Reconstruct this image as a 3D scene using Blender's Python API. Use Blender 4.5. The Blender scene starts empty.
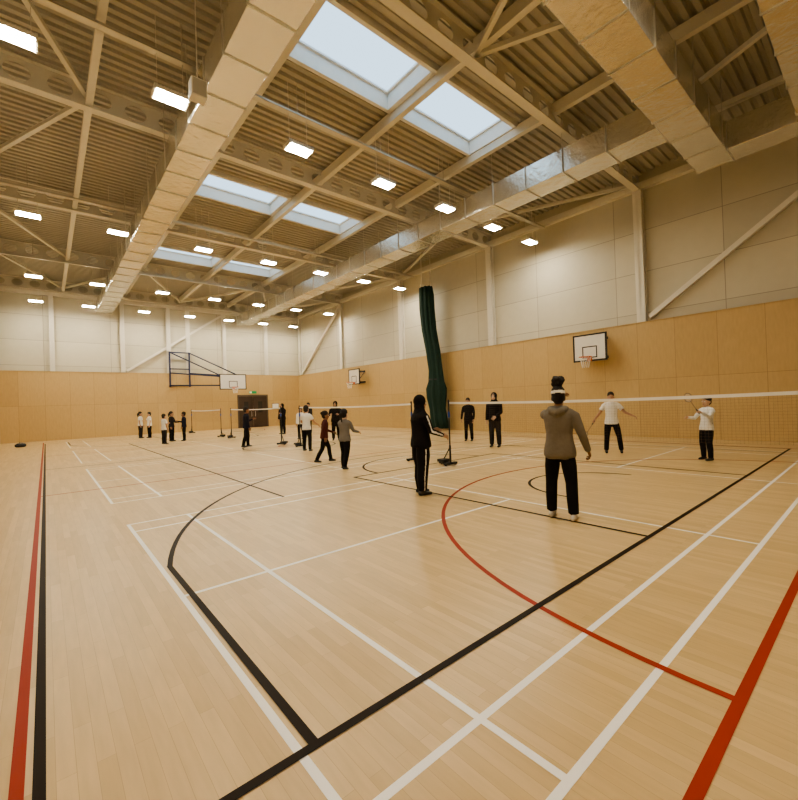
import bpy, math, random
import numpy as np
from mathutils import Vector, Matrix, Quaternion
from mathutils.bvhtree import BVHTree
random.seed(7)
S = bpy.context.scene
COL = S.collection

# ------------------------------------------------------------------ dimensions
XL, XR = -2.05, 17.0       # wood faces
YN, YB = -2.1, 33.6
XRU, YBU = 17.3, 33.9      # upper wall faces (behind columns)
WOOD = 4.25
ROOF = 9.9
CX = 7.55

# ------------------------------------------------------------------ materials
def new_mat(name):
    m = bpy.data.materials.new(name); m.use_nodes = True
    nt = m.node_tree
    b = nt.nodes['Principled BSDF']
    return m, nt, b
def N(nt, t, **kw):
    n = nt.nodes.new(t)
    for k, v in kw.items(): setattr(n, k, v)
    return n
def simple(name, col, rough=0.6, metal=0.0, bump=0.0, bscale=40, var=0.06, spec=0.5, vscale=6):
    m, nt, b = new_mat(name)
    b.inputs['Roughness'].default_value = rough
    b.inputs['Metallic'].default_value = metal
    b.inputs['Specular IOR Level'].default_value = spec
    tc = N(nt, 'ShaderNodeTexCoord')
    no = N(nt, 'ShaderNodeTexNoise'); no.inputs['Scale'].default_value = vscale; no.inputs['Detail'].default_value = 4
    nt.links.new(tc.outputs['Object'], no.inputs['Vector'])
    mx = N(nt, 'ShaderNodeMix', data_type='RGBA')
    mx.inputs[6].default_value = [c*(1-var) for c in col[:3]]+[1]
    mx.inputs[7].default_value = [min(1, c*(1+var)) for c in col[:3]]+[1]
    nt.links.new(no.outputs['Fac'], mx.inputs[0])
    nt.links.new(mx.outputs[2], b.inputs['Base Color'])
    if bump > 0:
        n2 = N(nt, 'ShaderNodeTexNoise'); n2.inputs['Scale'].default_value = bscale; n2.inputs['Detail'].default_value = 3
        nt.links.new(tc.outputs['Object'], n2.inputs['Vector'])
        bp = N(nt, 'ShaderNodeBump'); bp.inputs['Strength'].default_value = bump; bp.inputs['Distance'].default_value = 0.02
        nt.links.new(n2.outputs['Fac'], bp.inputs['Height'])
        nt.links.new(bp.outputs['Normal'], b.inputs['Normal'])
    return m

def brick_mat(name, order, c1, c2, mortar, bw, bh, ms, rough, grain=(1, 1, 1), gamt=0.12, spec=0.5, offset=0.5, coat=0):
    m, nt, b = new_mat(name)
    b.inputs['Roughness'].default_value = rough
    b.inputs['Specular IOR Level'].default_value = spec
    b.inputs['Coat Weight'].default_value = coat
    b.inputs['Coat Roughness'].default_value = 0.25
    g = N(nt, 'ShaderNodeNewGeometry')
    sp = N(nt, 'ShaderNodeSeparateXYZ'); nt.links.new(g.outputs['Position'], sp.inputs[0])
    cb = N(nt, 'ShaderNodeCombineXYZ')
    nt.links.new(sp.outputs[order[0]], cb.inputs[0]); nt.links.new(sp.outputs[order[1]], cb.inputs[1])
    br = N(nt, 'ShaderNodeTexBrick'); br.offset = offset
    br.inputs['Color1'].default_value = (*c1, 1); br.inputs['Color2'].default_value = (*c2, 1)
    br.inputs['Mortar'].default_value = (*mortar, 1)
    br.inputs['Scale'].default_value = 1; br.inputs['Mortar Size'].default_value = ms
    br.inputs['Mortar Smooth'].default_value = 0.1
    br.inputs['Brick Width'].default_value = bw; br.inputs['Row Height'].default_value = bh
    nt.links.new(cb.outputs[0], br.inputs['Vector'])
    mp = N(nt, 'ShaderNodeMapping'); mp.inputs['Scale'].default_value = grain
    nt.links.new(cb.outputs[0], mp.inputs['Vector'])
    no = N(nt, 'ShaderNodeTexNoise'); no.inputs['Scale'].default_value = 3; no.inputs['Detail'].default_value = 6
    nt.links.new(mp.outputs[0], no.inputs['Vector'])
    mr = N(nt, 'ShaderNodeMapRange'); mr.inputs[3].default_value = 1-gamt; mr.inputs[4].default_value = 1+gamt
    nt.links.new(no.outputs['Fac'], mr.inputs[0])
    vm = N(nt, 'ShaderNodeVectorMath', operation='SCALE')
    nt.links.new(br.outputs['Color'], vm.inputs[0]); nt.links.new(mr.outputs[0], vm.inputs['Scale'])
    nt.links.new(vm.outputs[0], b.inputs['Base Color'])
    return m

M_floor = brick_mat('maple_sports_floor', (1, 0), (0.645, 0.475, 0.245), (0.545, 0.39, 0.185), (0.43, 0.30, 0.145), 0.9, 0.072, 0.001, 0.32, (1.2, 9, 1), 0.14, spec=0.45, offset=.37)
M_wood_r = brick_mat('birch_ply_panels_side', (1, 2), (0.55, 0.395, 0.19), (0.50, 0.35, 0.16), (0.33, 0.23, 0.10), 1.22, 2.15, 0.006, 0.5, (5, 1, 1), 0.12, offset=0.0)
M_wood_b = brick_mat('birch_ply_panels_end', (0, 2), (0.55, 0.395, 0.19), (0.50, 0.35, 0.16), (0.33, 0.23, 0.10), 1.22, 2.15, 0.006, 0.5, (5, 1, 1), 0.12, offset=0.0)
M_wall_r = brick_mat('wall_lining_side', (1, 2), (0.60, 0.565, 0.46), (0.53, 0.50, 0.41), (0.34, 0.31, 0.25), 3.45, 1.55, 0.012, 0.7, (1, 1, 1), 0.05, offset=0.0)
M_wall_b = brick_mat('wall_lining_end', (0, 2), (0.60, 0.565, 0.46), (0.55, 0.52, 0.42), (0.34, 0.31, 0.25), 3.45, 1.55, 0.012, 0.7, (1, 1, 1), 0.05, offset=0.0)
M_deck = simple('roof_deck_metal', (0.46, 0.44, 0.38), 0.5, 0.0, var=0.04)
M_steel = simple('cream_painted_steel', (0.72, 0.69, 0.60), 0.42, var=0.03)
M_colm = simple('white_painted_steel', (0.74, 0.71, 0.63), 0.45, var=0.03)
M_duct = simple('foil_faced_duct', (0.82, 0.80, 0.73), 0.25, 0.85, bump=1.0, bscale=6, var=0.10)
M_band = simple('duct_flange', (0.62, 0.60, 0.53), 0.35, 0.7)
M_white = simple('white_line_paint', (0.90, 0.89, 0.86), 0.45, var=0.02)
M_black = simple('black_line_paint', (0.020, 0.013, 0.008), 0.55, var=0.05, spec=.12)
M_red = simple('red_line_paint', (0.33, 0.034, 0.014), 0.5, var=0.05, spec=.2)
M_frame = simple('rooflight_frame_white', (0.82, 0.82, 0.78), 0.5)
M_green = simple('green_curtain_cloth', (0.008, 0.034, 0.024), 0.8, bump=0.3)
M_navy = simple('navy_painted_steel', (0.02, 0.03, 0.09), 0.4)
M_blk = simple('black_painted_steel', (0.02, 0.02, 0.022), 0.45)
M_board = simple('white_backboard', (0.75, 0.73, 0.68), 0.35)
M_orange = simple('orange_rim_steel', (0.6, 0.13, 0.03), 0.4)
M_netw = simple('white_cord', (0.82, 0.81, 0.77), 0.8)
M_netd = simple('dark_net_cord', (0.16, 0.11, 0.07), 0.8)
M_door = simple('dark_door_laminate', (0.055, 0.035, 0.025), 0.4)
M_doorf = simple('door_frame_paint', (0.10, 0.08, 0.06), 0.5)
M_rubber = simple('rubber', (0.03, 0.03, 0.03), 0.8)
M_blue = simple('blue_plastic', (0.02, 0.08, 0.35), 0.4)
M_sign = simple('green_sign', (0.02, 0.35, 0.14), 0.5)

def emis(name, col, s):
    m, nt, b = new_mat(name)
    b.inputs['Base Color'].default_value = (*col, 1)
    b.inputs['Emission Color'].default_value = (*col, 1)
    b.inputs['Emission Strength'].default_value = s
    return m
M_lamp = emis('led_diffuser', (1.0, 0.905, 0.72), 155)
m, nt, b = new_mat('rooflight_glazing')
nt.nodes.remove(b)
tr = N(nt, 'ShaderNodeBsdfTransparent'); tr.inputs[0].default_value = (0.9, 0.94, 0.95, 1)
nt.links.new(tr.outputs[0], nt.nodes['Material Output'].inputs['Surface'])
M_glaz = m

# ------------------------------------------------------------------ mesh builder
class MB:
    def __init__(s): s.v = []; s.f = []; s.m = []
    def add(s, vs, fs, mi=0):
        o = len(s.v); s.v += [tuple(p) for p in vs]
        for f in fs: s.f.append(tuple(i+o for i in f)); s.m.append(mi)
    def box(s, x0, x1, y0, y1, z0, z1, mi=0, M=None):
        vs = [Vector((x, y, z)) for x in (x0, x1) for y in (y0, y1) for z in (z0, z1)]
        if M: vs = [M @ p for p in vs]
        s.add(vs, [(0,1,3,2),(4,6,7,5),(0,4,5,1),(2,3,7,6),(0,2,6,4),(1,5,7,3)], mi)
    def bar(s, a, b, w, h, mi=0, up=(0,0,1)):
        a = Vector(a); b = Vector(b); t = (b-a).normalized(); up = Vector(up)
        if abs(t.dot(up)) > .99: up = Vector((0,1,0))
        sd = t.cross(up).normalized(); u = sd.cross(t)
        vs = [c+sd*(i*w/2)+u*(j*h/2) for c in (a, b) for i, j in ((-1,-1),(1,-1),(1,1),(-1,1))]
        s.add(vs, [(0,1,2,3)[::-1],(4,5,6,7),(0,1,5,4),(1,2,6,5),(2,3,7,6),(3,0,4,7)], mi)
    def loft(s, pts, rads, fwd=(1,0,0), n=12, mi=0, caps='round'):
        """rads: (side, depth)"""
        pts = [Vector(p) for p in pts]; rads = [(r, r) if not isinstance(r, (tuple, list)) else r for r in rads]
        fwd = Vector(fwd); T = []
        k = len(pts)
        for i in range(k):
            a = pts[max(0, i-1)]; c = pts[min(k-1, i+1)]
            T.append((c-a).normalized())
        if caps == 'round':
            r0 = min(rads[0]); r1 = min(rads[-1])
            pre = [(pts[0]-T[0]*r0*d, (rads[0][0]*q, rads[0][1]*q), T[0]) for d, q in ((.95,.3),(.75,.66),(.4,.92))]
            post = [(pts[-1]+T[-1]*r1*d, (rads[-1][0]*q, rads[-1][1]*q), T[-1]) for d, q in ((.4,.92),(.75,.66),(.95,.3))]
        else: pre = []; post = []
        seq = pre+[(pts[i], rads[i], T[i]) for i in range(k)]+post
        vs = []
        for c, r, t in seq:
            f = fwd
            if abs(t.dot(f)) > .97: f = Vector((0,0,1)) if abs(t.z) < .9 else Vector((0,1,0))
            sd = t.cross(f).normalized(); u = sd.cross(t)
            for j in range(n):
                a = 2*math.pi*j/n
                vs.append(c+sd*(math.cos(a)*r[0])+u*(math.sin(a)*r[1]))
        fs = []
        L = len(seq)
        for i in range(L-1):
            for j in range(n):
                fs.append((i*n+j, i*n+(j+1)%n, (i+1)*n+(j+1)%n, (i+1)*n+j))
        fs.append(tuple(range(n))[::-1]); fs.append(tuple((L-1)*n+j for j in range(n)))
        s.add(vs, fs, mi)
    def ell(s, c, r, mi=0, M=None, n=14, k=9):
        vs = []; fs = []
        c = Vector(c)
        vs.append(Vector((0,0,-1)))
        for i in range(1, k):
            ph = -math.pi/2+math.pi*i/k
            for j in range(n):
                a = 2*math.pi*j/n
                vs.append(Vector((math.cos(ph)*math.cos(a), math.cos(ph)*math.sin(a), math.sin(ph))))
        vs.append(Vector((0,0,1)))
        for j in range(n): fs.append((0, 1+(j+1)%n, 1+j))
        for i in range(k-2):
            for j in range(n):
                a = 1+i*n+j; b = 1+i*n+(j+1)%n
                fs.append((a, b, b+n, a+n))
        e = len(vs)-1; o = 1+(k-2)*n
        for j in range(n): fs.append((o+j, o+(j+1)%n, e))
        out = []
        for p in vs:
            q = Vector((p.x*r[0], p.y*r[1], p.z*r[2]))
            if M: q = M @ q
            out.append(c+q)
        s.add(out, fs, mi)
    def torus(s, c, R, r, axis='Z', mi=0, n=24, k=6):
        vs = []; fs = []
        for i in range(n):
            a = 2*math.pi*i/n
            for j in range(k):
                b = 2*math.pi*j/k
                x = (R+r*math.cos(b))*math.cos(a); y = (R+r*math.cos(b))*math.sin(a); z = r*math.sin(b)
                vs.append(Vector(c)+Vector((x, y, z)))
        for i in range(n):
            for j in range(k):
                fs.append((i*k+j, ((i+1)%n)*k+j, ((i+1)%n)*k+(j+1)%k, i*k+(j+1)%k))
        s.add(vs, fs, mi)
    def obj(s, name, mats, smooth=False, loc=(0,0,0), rotz=0, bevel=0, parent=None):
        me = bpy.data.meshes.new(name); me.from_pydata(s.v, [], s.f); me.update()
        for mt in mats: me.materials.append(mt)
        me.polygons.foreach_set('material_index', s.m)
        if smooth: me.polygons.foreach_set('use_smooth', [True]*len(s.f))
        o = bpy.data.objects.new(name, me); COL.objects.link(o)
        o.location = loc; o.rotation_euler = (0, 0, rotz)
        if bevel:
            bv = o.modifiers.new('bevel', 'BEVEL'); bv.width = bevel; bv.segments = 2; bv.limit_method = 'ANGLE'
        if parent: o.parent = parent
        return o

# ------------------------------------------------------------------ room shell
b = MB(); b.box(XL-.6, XRU+.3, YN-.3, YBU+.3, -.15, 0); b.obj('floor', [M_floor])
def wall(name, lo, hi, wb, wt):
    b = MB(); b.box(*lo, 0.0, WOOD, 0); b.box(*hi, 0.0, ROOF+.25, 1); b.obj(name, [wb, wt])
wall('wall_right', (XR, XRU, YN, YB+.3), (XRU, XRU+.2, YN-.2, YBU+.2), M_wood_r, M_wall_r)
wall('wall_back', (XL-.3, XR, YB, YBU), (XL-.5, XRU+.2, YBU, YBU+.2), M_wood_b, M_wall_b)
wall('wall_left', (XL-.3, XL, YN, YB), (XL-.5, XL-.3, YN-.2, YBU+.2), M_wood_r, M_wall_r)
wall('wall_near', (XL-.3, XR, YN-.15, YN), (XL-.5, XRU+.2, YN-.35, YN-.15), M_wood_b, M_wall_b)
b = MB()
b.box(XR-.03, XR+.3, YN, YB, WOOD, WOOD+.03); b.box(XL-.3, XR, YB-.03, YBU, WOOD, WOOD+.03)
b.box(XL-.3, XL+.03, YN, YB-.03, WOOD, WOOD+.03)
b.obj('trim_1', [M_wood_r])

# corrugated ceiling deck, ribs along X, openings for rooflights
SKY = [(7.15, 8.9), (15.15, 16.9), (23.4, 25.15)]
b = MB()
p = .25; y = YN-.25
prof = [(0, 0), (.11, 0), (.14, .075), (.22, .075), (.25, 0)]
while y < YBU+.3:
    ins = any(a-.01 <= y < c-.01 for a, c in SKY)
    rng = [(XL-.5, 4.4), (11.0, XRU+.3)] if ins else [(XL-.5, XRU+.3)]
    for x0, x1 in rng:
        vs = []
        for (dy, dz) in prof: vs += [(x0, y+dy, ROOF+dz), (x1, y+dy, ROOF+dz)]
        b.add(vs, [(2*i, 2*i+1, 2*i+3, 2*i+2) for i in range(4)])
    y += p
b.obj('ceiling', [M_deck])
for k, (a, c) in enumerate(SKY):
    b = MB()
    z0, z1 = ROOF-.12, ROOF+.35
    b.box(4.3, 11.1, a-.08, a+.03, z0, z1); b.box(4.3, 11.1, c-.03, c+.08, z0, z1)
    b.box(4.3, 4.43, a, c, z0, z1); b.box(10.97, 11.1, a, c, z0, z1)
    b.box(7.48, 7.92, a, c, z0, z1)
    for x0, x1 in ((4.43, 7.48), (7.92, 10.97)):
        b.box(x0, x1, a+.03, a+.10, z1-.05, z1); b.box(x0, x1, c-.10, c-.03, z1-.05, z1)
        b.box(x0, x0+.07, a+.1, c-.1, z1-.05, z1); b.box(x1-.07, x1, a+.1, c-.1, z1-.05, z1)
    b.box(4.3, 11.1, a-.08, c+.08, z1, z1+.02, 1)
    b.obj('window_%d' % (k+1), [M_frame, M_glaz])

# ------------------------------------------------------------------ steelwork
def cell_beam(b, y, x0, x1, z0, z1, fw=.24, hole=.2, pitch=.78):
    b.box(x0, x1, y-fw/2, y+fw/2, z0, z0+.03); b.box(x0, x1, y-fw/2, y+fw/2, z1-.03, z1)
    n = int((x1-x0)/pitch); pitch = (x1-x0)/n
    for i in range(n):
        cx = x0+(i+.5)*pitch; cz = (z0+z1)/2; hw = pitch/2; hh = (z1-z0)/2-.02
        for sd in (-.008, .008):
            vs = []; K = 20
            for j in range(K):
                a = 2*math.pi*(j+.5)/K; ca, sa = math.cos(a), math.sin(a)
                vs.append((cx+ca*hole*1.25, y+sd, cz+sa*hole))
                t = min(hw/abs(ca) if abs(ca) > 1e-6 else 9, hh/abs(sa) if abs(sa) > 1e-6 else 9)
                vs.append((cx+ca*t, y+sd, cz+sa*t))
            fs = [(2*j, 2*j+1, 2*((j+1)%K)+1, 2*((j+1)%K)) for j in range(K)]
            b.add(vs, fs)
            cs = [(cx+hw, cz+hh), (cx-hw, cz+hh), (cx-hw, cz-hh), (cx+hw, cz-hh)]
            for (qx, qz) in cs:
                ang = math.atan2(qz-cz, qx-cx) % (2*math.pi)
                j = int(ang/(2*math.pi)*K-.5) % K
                b.add([vs[2*j+1], (qx, y+sd, qz), vs[2*((j+1)%K)+1]], [(0,1,2)])
COLY = [-.95, 5.95, 12.85, 19.75, 26.65, 33.4]
for y in COLY:
    b = MB(); cell_beam(b, y, XL-.25, XRU, 9.22, 9.88); b.obj('roof_beam', [M_steel])
for y in COLY:
    for xx, s in ((XRU, -1), (XL-.3, 1)):
        b = MB()
        x0, x1 = sorted((xx, xx+s*.26))
        b.box(x0, x0+.025, y-.15, y+.15, WOOD+.03, 9.22); b.box(x1-.025, x1, y-.15, y+.15, WOOD+.03, 9.22)
        b.box(x0, x1, y-.01, y+.01, WOOD+.03, 9.22)
        b.obj('wall_column', [M_colm])
for x in (.4, 4.1, 6.9, 8.2, 10.8, 14.2):
    b = MB(); y1 = YBU; y0 = YBU-.26
    b.box(x-.12, x+.12, y0, y0+.025, WOOD+.03, 9.0); b.box(x-.12, x+.12, y1-.025, y1, WOOD+.03, 9.0); b.box(x-.01, x+.01, y0, y1, WOOD+.03, 9.0)
    b.obj('wall_column', [M_colm])
b = MB(); b.bar((XRU-.14, 5.7, 4.45), (XRU-.14, -.8, 9.1), .16, .16); b.obj('wall_brace', [M_colm])
b = MB(); b.bar((XRU-.14, 33.1, 4.4), (XRU-.14, 26.8, 9.1), .16, .16); b.obj('wall_brace', [M_colm])
b = MB(); b.bar((4.3, YBU-.14, 4.4), (10.7, YBU-.14, 8.9), .15, .15); b.obj('wall_brace', [M_colm])
b = MB()
for x in (1.0, 14.3):
    b.bar((x, YN, 9.38), (x, YBU, 9.38), .15, .15)
for x in (4.3, 7.7, 11.1):
    b.bar((x, YN, 9.68), (x, YBU, 9.68), .16, .3)
b.obj('roof_tie_beams', [M_steel])
b = MB()
b.box(XRU-.22, XRU, YN, YBU, 9.25, 9.5); b.box(XL-.3, XL-.1, YN, YBU, 9.25, 9.5); b.box(XL-.3, XRU, YBU-.22, YBU, 9.0, 9.25)
b.obj('eaves_beams', [M_steel])
b = MB()
def dg(x0, y0, x1, y1, z=9.5): b.bar((x0, y0, z), (x1, y1, z), .11, .11)
for (ya, yb) in ((-.95, 5.95), (26.65, 33.4)):
    dg(-2, ya, 1, yb); dg(1, yb, 4.3, ya); dg(4.3, ya, 7.7, yb); dg(7.7, yb, 11.1, ya); dg(11.1, ya, 14.3, yb); dg(14.3, yb, 17.1, ya)
for i in range(1, 4):
    ya, yb = COLY[i], COLY[i+1]
    dg(-2.2, ya if i % 2 else yb, 1, yb if i % 2 else ya); dg(17.2, ya if i % 2 else yb, 14.3, yb if i % 2 else ya)
b.obj('roof_bracing', [M_steel])
# cable trays along the lamp rows, hung below the deck
b = MB()
for y in (9.75, 18.3, 26.3):
    b.box(XL, XRU-.3, y-.09, y-.08, 9.08, 9.13); b.box(XL, XRU-.3, y+.08, y+.09, 9.08, 9.13); b.box(XL, XRU-.3, y-.09, y+.09, 9.08, 9.085)
    for i in range(7): b.box(-.3+i*2.7-.01, -.3+i*2.7+.01, y-.10, y-.09, 9.1, 9.895)
b.obj('cable_trays', [M_band])

# ------------------------------------------------------------------ ducts
def duct(b, a, c, w, h, step=1.2):
    a = Vector(a); c = Vector(c); b.bar(a, c, w, h, 0)
    L = (c-a).length; t = (c-a)/L; n = int(L/step)
    for i in range(n+1):
        q = a+t*min(L-.03, max(.03, i*L/n)); b.bar(q-t*.02, q+t*.02, w+.04, h+.04, 1)
        if i % 2 == 0:
            sd = t.cross(Vector((0,0,1)))
            for s in (-1, 1):
                p0 = q+sd*s*(w/2+.02)+Vector((0,0,-h/2)); b.bar(p0, Vector((p0.x, p0.y, 9.895)), .02, .02, 1)
b = MB(); duct(b, (3.05, -1.9, 8.45), (3.05, 33.0, 8.45), .84, .7); b.obj('ventilation_duct', [M_duct, M_band], bevel=.03)
b = MB()
duct(b, (12.0, 3.5, 8.45), (12.0, 33.0, 8.45), .84, .7)
duct(b, (4.0, 3.1, 8.45), (14.9, 3.1, 8.45), .84, .75)
duct(b, (14.5, -1.9, 8.45), (14.5, 2.7, 8.45), .84, .75)
duct(b, (7.0, .9, 8.6), (14.1, .9, 8.6), .8, .7)
b.obj('ventilation_duct', [M_duct, M_band], bevel=.03)

# ------------------------------------------------------------------ luminaires
b = MB()
b.box(-.33, .33, -.19, .19, .025, .10, 0)
b.box(-.30, .30, -.16, .16, .0, .03, 1)
for sx in (-.34, .30): b.box(sx, sx+.04, -.2, .2, 0.005, .11, 0)
for i in range(9): b.box(-.28+i*.065, -.265+i*.065, -.16, .16, .10, .14, 0)
for sx in (-.25, .25): b.bar((sx, 0, .1), (sx, 0, 1.68), .012, .012, 0)
lamp0 = None
for y in (1.5, 9.75, 18.3, 26.3, 32.0):
    for x in (-.3, 2.18, 5.15, 7.95, 10.65, 13.3, 15.85):
        if y == 1.5 and x > 8: continue
        if lamp0 is None: lamp0 = b.obj('high_bay_light', [M_colm, M_lamp], loc=(x, y, 8.2))
        else:
            o = bpy.data.objects.new('high_bay_light', lamp0.data); COL.objects.link(o); o.location = (x, y, 8.2)

# ------------------------------------------------------------------ court markings
ZC = [0]
def zz_(z):
    ZC[0] += 1; return z+ZC[0]*.00006
def line(b, x0, y0, x1, y1, w, z):
    z = zz_(z)
    a = Vector((x0, y0, 0)); c = Vector((x1, y1, 0)); t = (c-a).normalized(); s = Vector((-t.y, t.x, 0))*w/2; e = t*w/2
    vs = [a-e-s, c+e-s, c+e+s, a-e+s]; b.add([(v.x, v.y, z) for v in vs], [(0,1,2,3)])
def arc(b, cx, cy, r, a0, a1, w, z, n=64):
    z = zz_(z)
    vs = []
    for i in range(n+1):
        a = math.radians(a0+(a1-a0)*i/n)
        for rr in (r-w/2, r+w/2): vs.append((cx+rr*math.cos(a), cy+rr*math.sin(a), z))
    b.add(vs, [(2*i+1, 2*i+3, 2*i+2, 2*i)[::-1] for i in range(n)])
b = MB(); w = .043; z = .001; ZC[0] = 0
CY = 15.78
for k in range(4):
    ZC[0] = 0
    cy = CY+(k-1.5)*7.9; y0, y1 = cy-3.03, cy+3.03; x0, x1 = CX-6.7, CX+6.7
    for y in (y0, y0+.46, y1-.46, y1): line(b, x0, y, x1, y, w, z)
    for x in (x0, x0+.76, CX-1.98, CX+1.98, x1-.76, x1): line(b, x, y0, x, y1, w, z)
    line(b, x0, cy, CX-1.98, cy, w, z); line(b, CX+1.98, cy, x1, cy, w, z)
b.obj('badminton_court_lines', [M_white])
b = MB(); w = .05; z = .0038; ZC[0] = 0
BX0, BX1, BY0, BY1 = -.055, 15.05, 1.775, 29.8
cx = 7.525
line(b, BX0, BY0, BX1, BY0, w, z); line(b, BX0, BY1, BX1, BY1, w, z); line(b, BX0, -1.6, BX0, BY1, .045, z); line(b, BX1, BY0, BX1, BY1, w, z)
line(b, BX0, CY, BX1, CY, w, z); arc(b, cx, CY, 1.8, 0, 360, w, z)
for s, by in ((1, BY0), (-1, BY1)):
    hy = by+s*1.575
    yy = by+s*(1.575+math.sqrt(6.75**2-6.6**2))
    for sx in (-1, 1):
        line(b, cx+sx*6.6, by, cx+sx*6.6, yy, w, z); line(b, cx+sx*2.45, by, cx+sx*2.45, by+s*5.8, w, z)
    line(b, cx-2.45, by+s*5.8, cx+2.45, by+s*5.8, w, z)
    a = math.degrees(math.acos(6.6/6.75))
    if s > 0: arc(b, cx, hy, 6.75, a, 180-a, w, z); arc(b, cx, by+5.8, 1.8, 0, 180, w, z); arc(b, cx, hy, 1.25, 0, 180, w, z)
    else: arc(b, cx, hy, 6.75, 180+a, 360-a, w, z); arc(b, cx, by-5.8, 1.8, 180, 360, w, z); arc(b, cx, hy, 1.25, 180, 360, w, z)
line(b, 3.15, 6.95, 3.15, 24.7, .045, z); line(b, 11.95, 6.95, 11.95, 24.7, .045, z); line(b, 3.15, 24.7, 11.95, 24.7, .045, z)
b.obj('basketball_court_lines', [M_black])
b = MB(); z = .0024; w = .05; ZC[0] = 0
NX0, NX1, NY0, NY1 = -.128, 15.15, .54, 31.05
line(b, NX0, -1.6, NX0, NY1, .05, z); line(b, NX1, NY0, NX1, NY1, w, z); line(b, NX0, NY0, NX1, NY0, .055, z); line(b, NX0, NY1, NX1, NY1, w, z)
line(b, NX0, NY0+10.17, NX1, NY0+10.17, w, z); line(b, NX0, NY1-10.17, NX1, NY1-10.17, w, z)
arc(b, cx, NY0, 4.86, 0, 180, w, z); arc(b, cx, NY1, 4.86, 180, 360, w, z); arc(b, cx, CY, .45, 0, 360, w, z)
b.obj('netball_court_lines', [M_red])

# ------------------------------------------------------------------ badminton nets + posts
for k in range(4):
    cy = CY+(k-1.5)*7.9; ya, yb = cy-3.1, cy+3.1
    if k == 0: ya -= .1
    if k == 1: ya -= .33
    b = MB()
    n = 40
    sag = lambda t: -.035*4*t*(1-t)
    zt = 1.56
    for i in range(n):
        t0, t1 = i/n, (i+1)/n
        y0 = ya+.03+(yb-ya-.06)*t0; y1 = ya+.03+(yb-ya-.06)*t1
        for sx in (-.004, .004):
            b.add([(CX+sx, y0, zt+sag(t0)), (CX+sx, y1, zt+sag(t1)), (CX+sx, y1, zt-.05+sag(t1)), (CX+sx, y0, zt-.05+sag(t0))], [(0,1,2,3)], 0)
        for j in range(1, 16):
            dz = -.04-j*.045; w = .0007
            b.add([(CX, y0, zt+dz+sag(t0)), (CX, y1, zt+dz+sag(t1)), (CX, y1, zt+dz-2*w+sag(t1)), (CX, y0, zt+dz-2*w+sag(t0))], [(0,1,2,3)], 1)
    m = 135
    for i in range(m+1):
        t = i/m; y = ya+.03+(yb-ya-.06)*t; s = sag(t)
        b.add([(CX, y-.0007, zt-.04+s), (CX, y+.0007, zt-.04+s), (CX, y+.0007, zt-.72+s), (CX, y-.0007, zt-.72+s)], [(0,1,2,3)], 1)
    b.obj('badminton_net', [M_netw, M_netd])
    for yy, s in ((ya, -1), (yb, 1)):
        b = MB()
        b.loft([(0,0,.05), (0,0,1.57)], [.018, .018], n=12, caps='flat')
        b.loft([(0,0,1.57), (0,0,1.6)], [.024, .018], n=12)
        b.loft([(0,0,.05), (0,0,.5)], [.026, .026], n=12, caps='flat', mi=0)
        b.box(-.2, .2, -.05, .05, .03, .08); b.box(-.06, .06, -.05, .34, .03, .08) if s > 0 else b.box(-.06, .06, -.34, .05, .03, .08)
        b.bar((0, s*.28, .06), (0, 0, .45), .022, .022)
        b.box(-.12, .12, min(s*.12, s*.34), max(s*.12, s*.34), .08, .15, 1)
        for px in (-.17, .17): b.loft([(px-.02, 0, .035), (px+.02, 0, .035)], [.03, .03], n=12, mi=2, caps='flat')
        b.loft([(-.02, s*.3, .035), (.02, s*.3, .035)], [.03, .03], n=12, mi=2, caps='flat')
        b.loft([(0,0,1.2), (0,0,1.3)], [.028, .028], n=12, mi=3)
        b.obj('badminton_net_post', [M_blk, M_blk, M_rubber, M_blue], loc=(CX, yy, 0), bevel=.004)

# ------------------------------------------------------------------ basketball hoops
def hoop(b, w, h, z0, dist):
    b.box(0, .03, -w/2, w/2, z0, z0+h, 0)
    e = .05
    for (ya, yb, za, zb) in ((-w/2-.01, w/2+.01, z0-.01, z0+e), (-w/2-.01, w/2+.01, z0+h-e, z0+h+.01), (-w/2-.01, -w/2+e, z0, z0+h), (w/2-e, w/2+.01, z0, z0+h)):
        b.box(-.012, .045, ya, yb, za, zb, 1)
    qz = z0+.12; q = .29; e = .04
    for (ya, yb, za, zb) in ((-q, q, qz, qz+e), (-q, q, qz+.42, qz+.46), (-q, -q+e, qz+e, qz+.42), (q-e, q, qz+e, qz+.42)):
        b.box(-.006, .0, ya, yb, za, zb, 1)
    rz = z0+.14
    b.torus((-.38, 0, rz), .225, .014, mi=2)
    b.box(-.16, 0, -.08, .08, rz-.02, rz+.01, 2); b.box(-.03, -.005, -.09, .09, rz-.14, rz+.02, 2)
    for i in range(12):
        a = 2*math.pi*i/12
        for s in (1, -1):
            a2 = a+s*.5; a3 = a2+s*.3
            p = [(-.38+.222*math.cos(a), .222*math.sin(a), rz), (-.38+.16*math.cos(a2), .16*math.sin(a2), rz-.2), (-.38+.12*math.cos(a3), .12*math.sin(a3), rz-.42)]
            b.bar(p[0], p[1], .006, .006, 3); b.bar(p[1], p[2], .006, .006, 3)
    if dist:
        for yy in (-w*.3, w*.3):
            for zz in (z0+.15, z0+h-.15): b.bar((.03, yy, zz), (dist, yy, zz), .05, .05, 1)
            b.bar((.03, yy, z0+.15), (dist, yy, z0+h-.15), .03, .03, 1)
        b.box(dist-.03, dist, -w*.3-.05, w*.3+.05, z0+.1, z0+.2, 1); b.box(dist-.03, dist, -w*.3-.05, w*.3+.05, z0+h-.2, z0+h-.1, 1)
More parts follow.
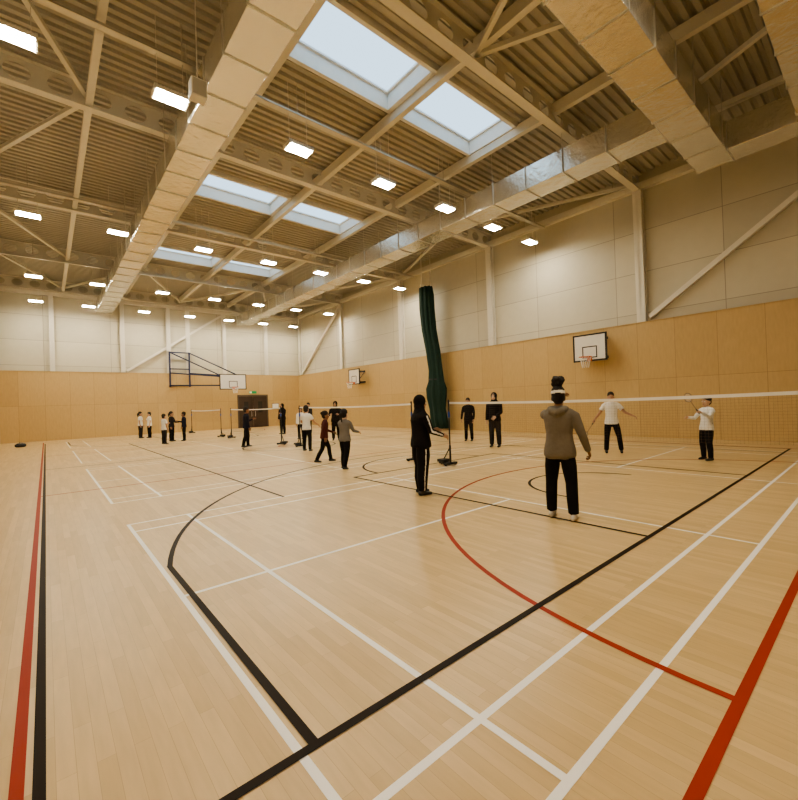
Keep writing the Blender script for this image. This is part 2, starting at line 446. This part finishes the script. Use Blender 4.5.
for y in (7.6, 24.0):
    b = MB(); hoop(b, 1.3, 1.05, 2.97, .655); b.obj('basketball_hoop', [M_board, M_blk, M_orange, M_netw], loc=(XR-.66, y, 0))
b = MB(); hoop(b, 1.8, 1.05, 2.92, 0)
def L(X, Y, Z): return (Y-29.55, -(X-10.0), Z)
for X in (6.9, 8.2):
    b.bar(L(X, 33.549, 3.3), L(X, 33.549, 5.85), .1, .1, 4)
for zz in (3.4, 4.6, 5.8): b.bar(L(6.9, 33.549, zz), L(8.2, 33.549, zz), .08, .08, 4)
for X, X2 in ((6.9, 9.35), (8.2, 10.6)):
    b.bar(L(X, 33.5, 3.4), L(X2, 29.63, 3.2), .08, .08, 4)
    b.bar(L(X, 33.5, 4.3), L(X2, 29.63, 3.8), .08, .08, 4)
    b.bar(L(X, 33.5, 5.8), L(X2, 29.63, 3.8), .07, .07, 4)
    b.bar(L(X2, 29.63, 3.0), L(X2, 29.63, 3.9), .08, .08, 4)
b.bar(L(9.35, 29.63, 3.2), L(10.6, 29.63, 3.2), .07, .07, 4); b.bar(L(9.35, 29.63, 3.8), L(10.6, 29.63, 3.8), .07, .07, 4)
b.obj('swing_out_basketball_hoop', [M_board, M_blk, M_orange, M_netw, M_navy], loc=(10.0, 29.55, 0), rotz=math.pi/2)

# ------------------------------------------------------------------ curtain
b = MB()
zs = [8.0, 7.6, 6.8, 5.6, 4.4, 3.3, 2.7, 2.3, 1.8, 1.2, .6, .12]
rs = [.33, .36, .37, .36, .35, .34, .38, .50, .48, .40, .42, .40]
vs = []; n = 72
for i, (z, r) in enumerate(zip(zs, rs)):
    t = (8-z)/8; yc = 16.75-.85*t+.08*math.sin(z*1.3); xc = 16.42
    for j in range(n):
        a = 2*math.pi*j/n
        q = r*(1+.16*math.sin(9*a+.3*i)+.06*math.sin(17*a))
        vs.append((xc+.9*q*math.cos(a), yc+1.1*q*math.sin(a), z))
fs = [(i*n+j, (i+1)*n+j, (i+1)*n+(j+1)%n, i*n+(j+1)%n) for i in range(len(zs)-1) for j in range(n)]
fs.append(tuple(range(n))); fs.append(tuple(range((len(zs)-1)*n, len(zs)*n))[::-1])
b.add(vs, fs)
b.torus((16.42, 16.75-.85*(5.2/8), 2.8), .37, .04, mi=1)
b.bar((16.0, 16.7, 8.05), (16.9, 16.7, 8.05), .08, .12, 2); b.bar((16.1, 16.7, 8.05), (16.1, 16.7, 9.895), .04, .04, 2); b.bar((16.8, 16.7, 8.05), (16.8, 16.7, 9.895), .04, .04, 2)
o = b.obj('division_curtain', [M_green, M_blk, M_steel], smooth=True)

# ------------------------------------------------------------------ door
b = MB()
y = YB-.002
b.box(11.65, 11.75, y-.05, y, 0, 2.65, 1); b.box(14.05, 14.15, y-.05, y, 0, 2.65, 1); b.box(11.65, 14.15, y-.05, y, 2.55, 2.65, 1)
for x0, x1 in ((11.76, 12.89), (12.91, 14.04)):
    b.box(x0, x1, y-.035, y, .01, 2.54, 0)
    b.box(x0+.4, x0+.75, y-.045, y-.034, 1.2, 2.1, 2)
for x in (12.75, 13.05): b.bar((x, y-.08, .9), (x, y-.08, 1.3), .02, .02, 3); b.bar((x, y-.08, .92), (x, y-.03, .92), .02, .02, 3); b.bar((x, y-.08, 1.28), (x, y-.03, 1.28), .02, .02, 3)
M_gl = simple('dark_glass', (.05, .05, .05), .1)
b.obj('door_1', [M_door, M_doorf, M_gl, M_colm])
b = MB(); b.box(12.6, 13.2, YB-.06, YB-.002, 2.75, 2.95, 0); b.box(12.62, 12.8, YB-.065, YB-.055, 2.78, 2.92, 1); b.obj('exit_sign', [M_sign, M_white])
b = MB(); b.box(14.5, 15.1, YB-.03, YB-.002, 1.4, 1.9, 0); b.box(14.53, 15.07, YB-.035, YB-.025, 1.43, 1.87, 1); b.obj('notice_sign', [M_blk, M_white])
b = MB(); b.box(-.14, .14, -.12, .12, 0, .34, 0); b.box(-.12, .12, -.13, -.12, .02, .32, 1); b.bar((0, 0, .34), (0, 0, 2.39), .02, .02, 0)
b.obj('loudspeaker', [M_colm, M_deck], loc=(2.35, 8.4, 7.5), bevel=.02)
b = MB(); b.loft([(-.3,0,.15),(-.2,0,.17),(.2,0,.17),(.3,0,.15)], [(.12,.14),(.15,.17),(.15,.17),(.12,.14)], fwd=(0,0,1), n=14)
for s in (-.1, .1):
    pts = [(s*1.5, -.06, .3), (s, -.03, .42), (-s*.2, 0, .42), (-s, .03, .3)]
    for i in range(3): b.bar(pts[i], pts[i+1], .03, .01, 0)
b.v = [tuple(c*.6 for c in p_) for p_ in b.v]
b.obj('sports_bag', [M_blk], smooth=True, loc=(-1.0, 28.4, 0), rotz=.6)

# ------------------------------------------------------------------ people
def cloth(name, c, rough=.85): return simple(name, c, rough, bump=.5, bscale=18, var=.15, vscale=9, spec=.2)
SK = {'brown': simple('skin_brown', (.24, .12, .065), .55), 'mid': simple('skin_tan', (.42, .24, .15), .55), 'light': simple('skin_light', (.55, .36, .25), .55)}
HAIRM = simple('dark_hair', (.012, .008, .006), .75, bump=.9, bscale=60)
CL = {'black': cloth('black_cloth', (.010, .009, .010)), 'char': cloth('charcoal_cloth', (.026, .024, .026)), 'olive': cloth('grey_fleece', (.185, .165, .135)),
      'grey': cloth('grey_cloth', (.20, .19, .18)), 'white': cloth('white_cloth', (.76, .75, .72)), 'maroon': cloth('maroon_cloth', (.08, .022, .02)), 'navy': cloth('navy_cloth', (.012, .014, .03))}
SHW = simple('white_trainer', (.6, .58, .55), .5); SHB = simple('black_shoe', (.02, .02, .02), .5)
EYE = simple('eye_dark', (.02, .012, .01), .2); EYEW = simple('eye_white', (.7, .68, .65), .3); LIP = simple('lips', (.25, .08, .07), .5)
RK = simple('racket_frame', (.03, .03, .04), .3)

def V(*a): return Vector(a)
def nrm(v): return Vector(v).normalized()

def hand(mb, w, d, pn, s, mi, curl=.5, left=1):
    d = d.normalized(); pn = (pn-d*pn.dot(d)).normalized(); sd = d.cross(pn)*left   # thumb side
    mb.loft([w-d*.03*s, w, w+d*.035*s, w+d*.085*s], [(.024*s,.02*s), (.027*s,.019*s), (.038*s,.016*s), (.038*s,.013*s)], fwd=pn, n=10, mi=mi)
    for k, (off, ln) in enumerate(((.029, .072), (.010, .082), (-.010, .076), (-.029, .060))):
        base = w+d*.08*s+sd*off*s; p = [base]; ang = 0
        dd = d
        for q, fr in enumerate((.45, .32, .23)):
            ang += curl*(.55, .9, .6)[q]
            dd = d*math.cos(ang)+pn*math.sin(ang)
            p.append(p[-1]+dd*ln*fr*s+sd*off*.12*s)
        mb.loft(p, [.0095*s, .009*s, .008*s, .0065*s], fwd=sd, n=7, mi=mi)
    tb = w+d*.025*s+sd*.026*s
    t1 = tb+(d*.6+sd*.75+pn*.25*(1+curl)).normalized()*.035*s
    t2 = t1+(d*.8+sd*.3+pn*.5*curl).normalized()*.03*s
    mb.loft([tb-sd*.01*s, tb, t1, t2], [.013*s, .012*s, .0105*s, .008*s], fwd=pn, n=7, mi=mi)

def person(name, X, Y, head_deg, H, top='black', bottom='black', skin='mid', shoes='b', hair='short', la=None, ra=None, ll=None, rl=None,
           lean=(0, 0), look=0, nod=0, short=False, hood=False, stripe=False, loose=1.08, vox=.014, kid=False, racket=None, band=False, curl=.5, bulk=1.04):
    labels = {}; mats = []
    def mi(m):
        if m not in labels: labels[m] = len(mats); mats.append(m)
        return labels[m]
    T = mi(CL[top]); Bt = mi(CL[bottom]); K = mi(SK[skin]); HR = mi(HAIRM if hair != 'hijab' else CL['black']); SH = mi(SHW if shoes == 'w' else SHB)
    s = H/1.7
    hs = 1.2 if kid else 1.07
    la = la or ((.08, .12, -1), (.25, .02, -1)); ra = ra or ((.08, -.12, -1), (.25, -.02, -1))
    ll = ll or ((.03, .06, -1), (-.03, .03, -1)); rl = rl or ((.03, -.06, -1), (-.03, -.03, -1))
    TH, SHN = .41, .40
    hipL, hipR = V(0, .085, 0), V(0, -.085, 0)
    kL = hipL+nrm(ll[0])*TH; aL = kL+nrm(ll[1])*SHN; kR = hipR+nrm(rl[0])*TH; aR = kR+nrm(rl[1])*SHN
    low = min(aL.z, aR.z); up = V(0, 0, .08-low)
    hipL, hipR, kL, kR, aL, aR = [p+up for p in (hipL, hipR, kL, kR, aL, aR)]
    pel = V(0, 0, up.z)
    sp = nrm((lean[0], lean[1], 1))
    def on(h, f=0, y=0):
        q = pel+sp*h; return q+V(f, y, 0)
    mb = MB()
    bk = bulk
    mb.loft([on(-.06), on(0), on(.10), on(.2)], [(.12,.09), (.165*bk,.115*bk), (.155*bk,.112*bk), (.135*bk,.1*bk)], n=16, mi=Bt)
    tr = [(-.065,.183,.135), (-.02,.185,.138), (.04,.178,.132), (.12,.160,.122), (.22,.150,.115), (.34,.163,.122), (.44,.178,.118), (.49,.168,.102), (.53,.12,.08), (.56,.075,.065)]
    if hood: tr = [(h, a*1.06, c*1.10) for h, a, c in tr]; tr.insert(0, (-.10, .165, .122))
    if kid: tr = [(h, a*.95, c*.95) for h, a, c in tr]
    mb.loft([on(h) for h, a, c in tr], [(a*bk, c*bk) for h, a, c in tr], n=20, mi=T, caps='flat')
    for hp_, kn, an in ((hipL, kL, aL), (hipR, kR, aR)):
        m1 = (kn+an)/2+V(-.012, 0, 0); m0 = (hp_+kn)/2
        mb.loft([hp_, m0, kn, m1, an+(kn-an)*.03], [.088*bk, .082*loose*bk, .065*loose*bk, .062*loose*bk, .058*loose], n=12, mi=Bt, caps='flat')
    for an in (aL, aR):
        lift = an.z-.08
        pit = min(.9, max(0, lift*4))
        fd = V(math.cos(pit), 0, -math.sin(pit)) if lift < .12 else V(.9, 0, -.35).normalized()
        fu = V(0,1,0).cross(fd)*-1
        if fu.z < 0: fu = -fu
        c = an-fu*.035
        mb.loft([an+fu*.02, an-fu*.01], [.042, .042], n=10, mi=SH)
        mb.loft([c-fd*.055, c, c+fd*.08-fu*.006, c+fd*.15-fu*.014], [(.035,.038), (.038,.042), (.044,.036), (.036,.026)], fwd=fu, n=10, mi=SH)
    shY = .175*bk*(.95 if kid else 1)
    hands = []
    for sgn, (u, f) in ((1, la), (-1, ra)):
        sh = on(.475, 0, sgn*shY); u = nrm(u); f = nrm(f)
        el = sh+u*.275; wr = el+f*.245
        slv = 1.15 if not hood else 1.28
        inner = on(.50, 0, sgn*.07)
        if short:
            mb.loft([inner, on(.495,0,sgn*.13), sh+u*.02, sh+u*.17], [.055, .062, .064, .066], n=12, mi=T, caps='flat')
            mb.loft([sh+u*.05, sh+u*.15, el], [.045, .044, .037], n=10, mi=K)
            mb.loft([el, el+f*.08, wr], [.037, .036, .025], n=10, mi=K)
        else:
            mb.loft([inner, on(.495,0,sgn*.13), sh+u*.03, sh+u*.14, el], [.052, .058, .056*slv, .050*slv, .042*slv], n=14, mi=T)
            mb.loft([el, el+f*.08, wr-f*.01], [.042*slv, .041*slv, .032*slv], n=12, mi=T)
            mb.loft([el+f*.2, wr+f*.01], [.026, .024], n=8, mi=K)
        hands.append((sgn, wr, f, u))
    nb = on(.54)
    hc = on(.54)+V(.02, 0, .155*(1 if not kid else 1.06))
    R = Matrix.Rotation(math.radians(look), 3, 'Z') @ Matrix.Rotation(math.radians(nod), 3, 'Y')
    mb.loft([nb-V(0,0,.04), nb+V(.005,0,.03), hc+R@V(-.01,0,-.06)], [.06, .052, .05], n=12, mi=K)
    def hp(x, y, z): return hc+R@(V(x, y, z)*hs)
    def he(x, y, z, r, m, rot=None):
        mb.ell(hp(x, y, z), [q*hs for q in r], m, R if rot is None else R@rot, 18, 12)
    he(-.005, 0, .025, (.093, .073, .098), K); he(.018, 0, -.035, (.072, .058, .078), K)
    he(.035, 0, -.085, (.045, .038, .032), K)
    he(.096, 0, -.018, (.018, .012, .024), K); he(.088, 0, .005, (.012, .01, .035), K)
    if hair == 'hijab':
        he(-.022, 0, .03, (.105, .094, .11), HR); he(-.02, 0, -.05, (.088, .082, .09), HR); he(.02, 0, -.11, (.07, .068, .045), HR)
        mb.loft([hc+V(-.01,0,-.07), nb+V(-.005,0,.05), on(.50), on(.40)], [(.08,.08), (.095,.092), (.165,.12), (.17*bk,.13*bk)], n=16, mi=HR)
    else:
        for sy in (-1, 1): he(-.005, sy*.075, -.015, (.022, .012, .033), K)
        he(-.020, 0, .057, (.101, .084, .092), HR); he(-.04, 0, -.005, (.070, .077, .075), HR)
        if hair == 'puff':
            random.seed(5)
            he(-.01, 0, .195, (.072, .072, .066), HR); he(-.01, 0, .145, (.05, .05, .045), HR)
            for i in range(18):
                a = i*2.4; zz = random.uniform(-.04, .055); rr = .064*math.sqrt(max(.1, 1-(zz/.07)**2))
                he(-.01+rr*math.cos(a), rr*math.sin(a), .195+zz, (.024, .024, .024), HR)
        if hair == 'tail':
            mb.loft([hp(-.09,0,.05), hp(-.14,0,.02), hp(-.14,0,-.08), hp(-.12,0,-.17)], [.03*hs, .036*hs, .032*hs, .014], n=10, mi=HR)
        if hair == 'bun': he(-.1, 0, .07, (.045, .045, .045), HR)
    if hood:
        mb.loft([on(.55,-.03,-.10), on(.52,-.11,-.06), on(.50,-.135,0), on(.52,-.11,.06), on(.55,-.03,.10)], [.035, .05, .06, .05, .035], fwd=(0,0,1), n=10, mi=T)
        mb.loft([on(.54,.05,-.07), on(.555,-.03,-.085), on(.555,-.03,.085), on(.54,.05,.07)], [.03,.035,.035,.03], fwd=(0,0,1), n=8, mi=T)
    sv = [V(*p)*s for p in mb.v]
    me = bpy.data.meshes.new('tmp'); me.from_pydata([tuple(p) for p in sv], [], mb.f); me.update()
    ob = bpy.data.objects.new('tmp', me); COL.objects.link(ob)
    rm = ob.modifiers.new('r', 'REMESH'); rm.mode = 'VOXEL'; rm.voxel_size = vox
    sm = ob.modifiers.new('s', 'SMOOTH'); sm.factor = .5; sm.iterations = 3
    dg_ = bpy.context.evaluated_depsgraph_get(); me2 = bpy.data.meshes.new_from_object(ob.evaluated_get(dg_))
    bvh = BVHTree.FromPolygons(sv, mb.f)
    out = MB(); out.v = [tuple(v.co) for v in me2.vertices]
    out.f = [tuple(p_.vertices) for p_ in me2.polygons]
    STR = mi(CL['white']) if stripe else None
    BND = mi(CL['white']) if band else None
    for p_ in me2.polygons:
        c = p_.center
        _, _, idx, _ = bvh.find_nearest(c)
        q = mb.m[idx] if idx is not None else 0
        r = c/s
        if stripe and q == Bt and r.z > .1 and r.z < 1.42 and abs(p_.normal.y) > .88 and abs(r.y) > .1 and abs(p_.normal.x) < .2:
            if r.z < .80 or abs(r.y) > .245 or r.x > .17: q = STR
        if band and q in (HR, K):
            lc = R.inverted() @ (r-hc)/hs
            if abs(lc.z-.055+lc.x*.15) < .018 and abs(lc.y) < .12: q = BND
        out.m.append(q)
    bpy.data.objects.remove(ob); bpy.data.meshes.remove(me); bpy.data.meshes.remove(me2)
    for sgn, wr, f, u in hands:
        pn = V(0, -sgn, 0)
        if abs(f.z) < .75: pn = V(0, -sgn*.6, -.4) if f.z < .5 else V(0, -sgn, 0)
        cu = curl
        if racket and racket[0] == sgn: cu = 1.5
        hand(out, wr*s, f, pn, s*1.05, K, cu, -sgn)
    E1, E2, LP = mi(EYEW), mi(EYE), mi(LIP)
    for sy in (-1, 1):
        out.ell(hp(.078, sy*.03, .008)*s, [q*s*hs for q in (.012, .013, .009)], E1, R, 8, 6)
        out.ell(hp(.086, sy*.03, .008)*s, [q*s*hs for q in (.006, .006, .006)], E2, R, 8, 6)
        out.ell(hp(.086, sy*.03, .027)*s, [q*s*hs for q in (.008, .017, .004)], E2, R, 8, 6)
    out.ell(hp(.085, 0, -.062)*s, [q*s*hs for q in (.01, .022, .007)], LP, R, 8, 6)
    o = out.obj(name, mats, smooth=True, loc=(X, Y, 0), rotz=math.radians(head_deg))
    if racket:
        sgn, d = racket; d = nrm(d)
        wr, f = [(h[1], h[2]) for h in hands if h[0] == sgn][0]
        pn = V(0, -sgn, 0)
        if abs(f.z) < .75: pn = V(0, -sgn*.6, -.4) if f.z < .5 else V(0, -sgn, 0)
        pn = (pn-f*pn.dot(f)).normalized()
        g = wr+f*.075+pn*.028
        rb = MB()
        rb.loft([g-d*.06, g+d*.1], [.014, .013], n=8, caps='flat', mi=1)
        rb.loft([g+d*.1, g+d*.36], [.005, .0045], n=8, caps='flat', mi=0)
        c = g+d*.485; sd = d.cross(V(.3, .9, .2)).normalized()
        ring = [c+d*.125*math.cos(a)+sd*.1*math.sin(a) for a in [2*math.pi*i/28 for i in range(28)]]
        for i in range(28): rb.bar(ring[i], ring[(i+1)%28], .010, .010, 0)
        for i in range(-5, 6):
            w_ = .1*math.sqrt(max(0, 1-(i*.022/.125)**2)); rb.bar(c+d*i*.022-sd*w_, c+d*i*.022+sd*w_, .0016, .0016, 2)
            if abs(i) < 5:
                w_ = .125*math.sqrt(max(0, 1-(i*.02/.1)**2)); rb.bar(c+sd*i*.02-d*w_, c+sd*i*.02+d*w_, .0016, .0016, 2)
        rb.v = [tuple(V(*p)*s) for p in rb.v]
        rb.obj('badminton_racket', [RK, M_blk, M_netw], loc=(X, Y, 0), rotz=math.radians(head_deg))
    return o

PEOPLE = [
 ('woman_in_hoodie', 5.12, 2.82, 18, 1.70, dict(top='olive', bottom='black', skin='brown', shoes='w', hair='puff', band=True, hood=True, vox=.009, loose=1.12, bulk=1.04,
       la=((.9, -.22, -.15), (.4, -.35, .85)), ra=((-.02, -.36, -1), (.45, -.2, -.85)), ll=((.10, .10, -1), (-.02, .02, -1)), rl=((-.06, -.12, -1), (-.12, -.05, -1)), look=10, curl=.8)),
 ('woman_in_hijab', 4.91, 5.25, -18, 1.68, dict(top='black', bottom='black', skin='mid', shoes='b', hair='hijab', vox=.009, stripe=True, loose=1.2, bulk=1.25,
       la=((.45, .15, -1), (1, -.2, -.1)), ra=((.3, -.15, -1), (1, .1, -.35)), ll=((.06, .05, -1), (-.02, .03, -1)), rl=((-.05, -.05, -1), (-.06, -.03, -1)), nod=8)),
 ('girl', 5.59, 8.70, 20, 1.44, dict(top='grey', bottom='black', skin='light', hair='tail', kid=True, bulk=1.1, la=((.6,.2,-.8), (1,0,.1)), ra=((.4,-.2,-.9), (.9,0,-.2)), ll=((.2,.08,-1), (-.05,.03,-1)), rl=((-.2,-.08,-1), (-.35,-.02,-1)))),
 ('girl', 5.91, 10.25, -20, 1.42, dict(top='maroon', bottom='black', skin='brown', hair='bun', kid=True, la=((.3,.2,-1), (1,0,-.4)), ra=((-.4,-.2,-1), (.2,0,-1)), ll=((.45,.08,-1), (.15,.0,-1)), rl=((-.25,-.06,-1), (-.55,-.02,-1)), lean=(.08,0), racket=(1,(.8,0,-.5)))),
 ('boy', 6.98, 13.3, 30, 1.56, dict(top='white', bottom='black', skin='mid', hair='short', kid=True, short=True, bulk=1.08, la=((.3,.35,-.9), (.8,.3,-.2)), ra=((.2,-.4,-.9), (.7,-.3,-.5)), ll=((.1,.12,-1), (-.05,.03,-1)), rl=((0,-.12,-1), (-.1,-.05,-1)))),
 ('boy', 6.2, 16.95, -10, 1.60, dict(top='navy', bottom='black', skin='brown', hair='short', kid=True, bulk=1.12, la=((.3,.25,-.9), (.9,0,.3)), ll=((.2,.1,-1), (0,.03,-1)), rl=((-.15,-.1,-1), (-.3,-.02,-1)))),
 ('woman_in_hijab', 10.5, 22.9, 200, 1.76, dict(top='black', bottom='black', hair='hijab', bulk=1.15, la=((.3,.2,-.9), (.9,0,.2)))),
 ('man', 11.7, 22.0, 210, 1.75, dict(top='char', bottom='black', hair='short', skin='mid')),
 ('girl', 9.4, 18.5, 215, 1.5, dict(top='white', bottom='black', hair='tail', kid=True, skin='mid')),
 ('woman_in_hijab', 9.9, 16.1, 230, 1.74, dict(top='black', bottom='black', hair='hijab', bulk=1.15, la=((.4,.2,-.9), (.9,-.3,.1)), ra=((.4,-.2,-.9), (.9,.3,.1)))),
 ('girl', 4.95, 24.1, -40, 1.50, dict(top='char', bottom='black', hair='tail', kid=True, skin='mid', bulk=1.12, la=((.3,.25,-.9), (.9,0,0)))),
 ('boy', 5.45, 23.7, 160, 1.46, dict(top='navy', bottom='black', hair='short', kid=True, skin='brown', bulk=1.12, ra=((.4,-.3,-.8), (.9,-.2,.2)))),
 ('boy', 4.3, 22.5, 20, 1.40, dict(top='white', bottom='char', hair='short', kid=True, skin='mid', short=True, bulk=1.1, la=((.4,.25,-.9), (.9,0,.2)))),
 ('girl', 4.3, 29.0, -30, 1.54, dict(top='white', bottom='char', hair='tail', kid=True, skin='mid', short=True, bulk=1.12)),
 ('boy', 4.72, 28.7, 190, 1.50, dict(top='white', bottom='black', hair='short', kid=True, skin='light', short=True, bulk=1.12, ra=((.4,-.3,-.8), (.9,-.2,.2)))),
 ('man', 12.6, 10.7, 205, 1.66, dict(top='black', bottom='black', hair='short', skin='mid', la=((.1,.2,-1), (.4,0,-1)), ra=((.1,-.25,-1), (.5,0,-1)))),
 ('woman_in_hijab', 11.4, 8.55, 200, 1.80, dict(top='black', bottom='char', hair='hijab', skin='light', loose=1.15, bulk=1.1, la=((.1,.1,-1), (.7,-.5,-.5)), ra=((.1,-.15,-1), (.3,0,-1)))),
 ('boy', 11.9, 5.0, 205, 1.66, dict(top='white', bottom='black', hair='short', skin='mid', short=True, vox=.011, bulk=.99, la=((.2,.6,-.8), (.5,.6,-.3)), ra=((.2,-.5,-.9), (.5,-.5,-.6)), ll=((.1,.22,-1), (-.05,.12,-1)), rl=((.1,-.12,-1), (-.08,-.06,-1)), racket=(-1, (.3,-.5,-.8)))),
 ('girl', 11.75, 2.8, 150, 1.46, dict(top='white', bottom='black', hair='short', skin='light', kid=True, vox=.011, bulk=1.08, la=((.6,.2,-.5), (.9,-.1,.5)), ra=((.5,-.2,-.7), (.9,.1,.1)), ll=((.15,.08,-1), (-.05,.03,-1)), rl=((.05,-.1,-1), (-.12,-.04,-1)), lean=(-.08,0), racket=(1, (.6,0,.8)))),
]
for nm, X, Y, hd, H, kw in PEOPLE: person(nm, X, Y, hd, H, **kw)

# ------------------------------------------------------------------ camera, world
cam = bpy.data.cameras.new('camera'); co = bpy.data.objects.new('camera', cam); COL.objects.link(co)
cam.sensor_fit = 'HORIZONTAL'; cam.sensor_width = 36; cam.lens = 36*417/798; cam.clip_end = 200; cam.clip_start = .05
Rm = Matrix.Rotation(math.radians(-40.3), 4, 'Z') @ Matrix.Rotation(math.radians(90.4), 4, 'X') @ Matrix.Rotation(math.radians(-1.965), 4, 'Z')
co.matrix_world = Matrix.Translation((0, 0, 1.58)) @ Rm
S.camera = co
try: S.view_settings.look = 'AgX - Medium High Contrast'
except Exception as e: print(e)
w = bpy.data.worlds.new('sky'); S.world = w; w.use_nodes = True
bg = w.node_tree.nodes['Background']; bg.inputs[0].default_value = (.66, .83, 1.0, 1); bg.inputs[1].default_value = 1.9
for k, (a, c) in enumerate(SKY):
    for x0, x1 in ((4.43, 7.48), (7.92, 10.97)):
        L_ = bpy.data.lights.new('rooflight_portal', 'AREA'); L_.shape = 'RECTANGLE'; L_.size = x1-x0; L_.size_y = c-a
        L_.cycles.is_portal = True
        lo = bpy.data.objects.new('rooflight_portal', L_); COL.objects.link(lo); lo.location = ((x0+x1)/2, (a+c)/2, ROOF+.3)
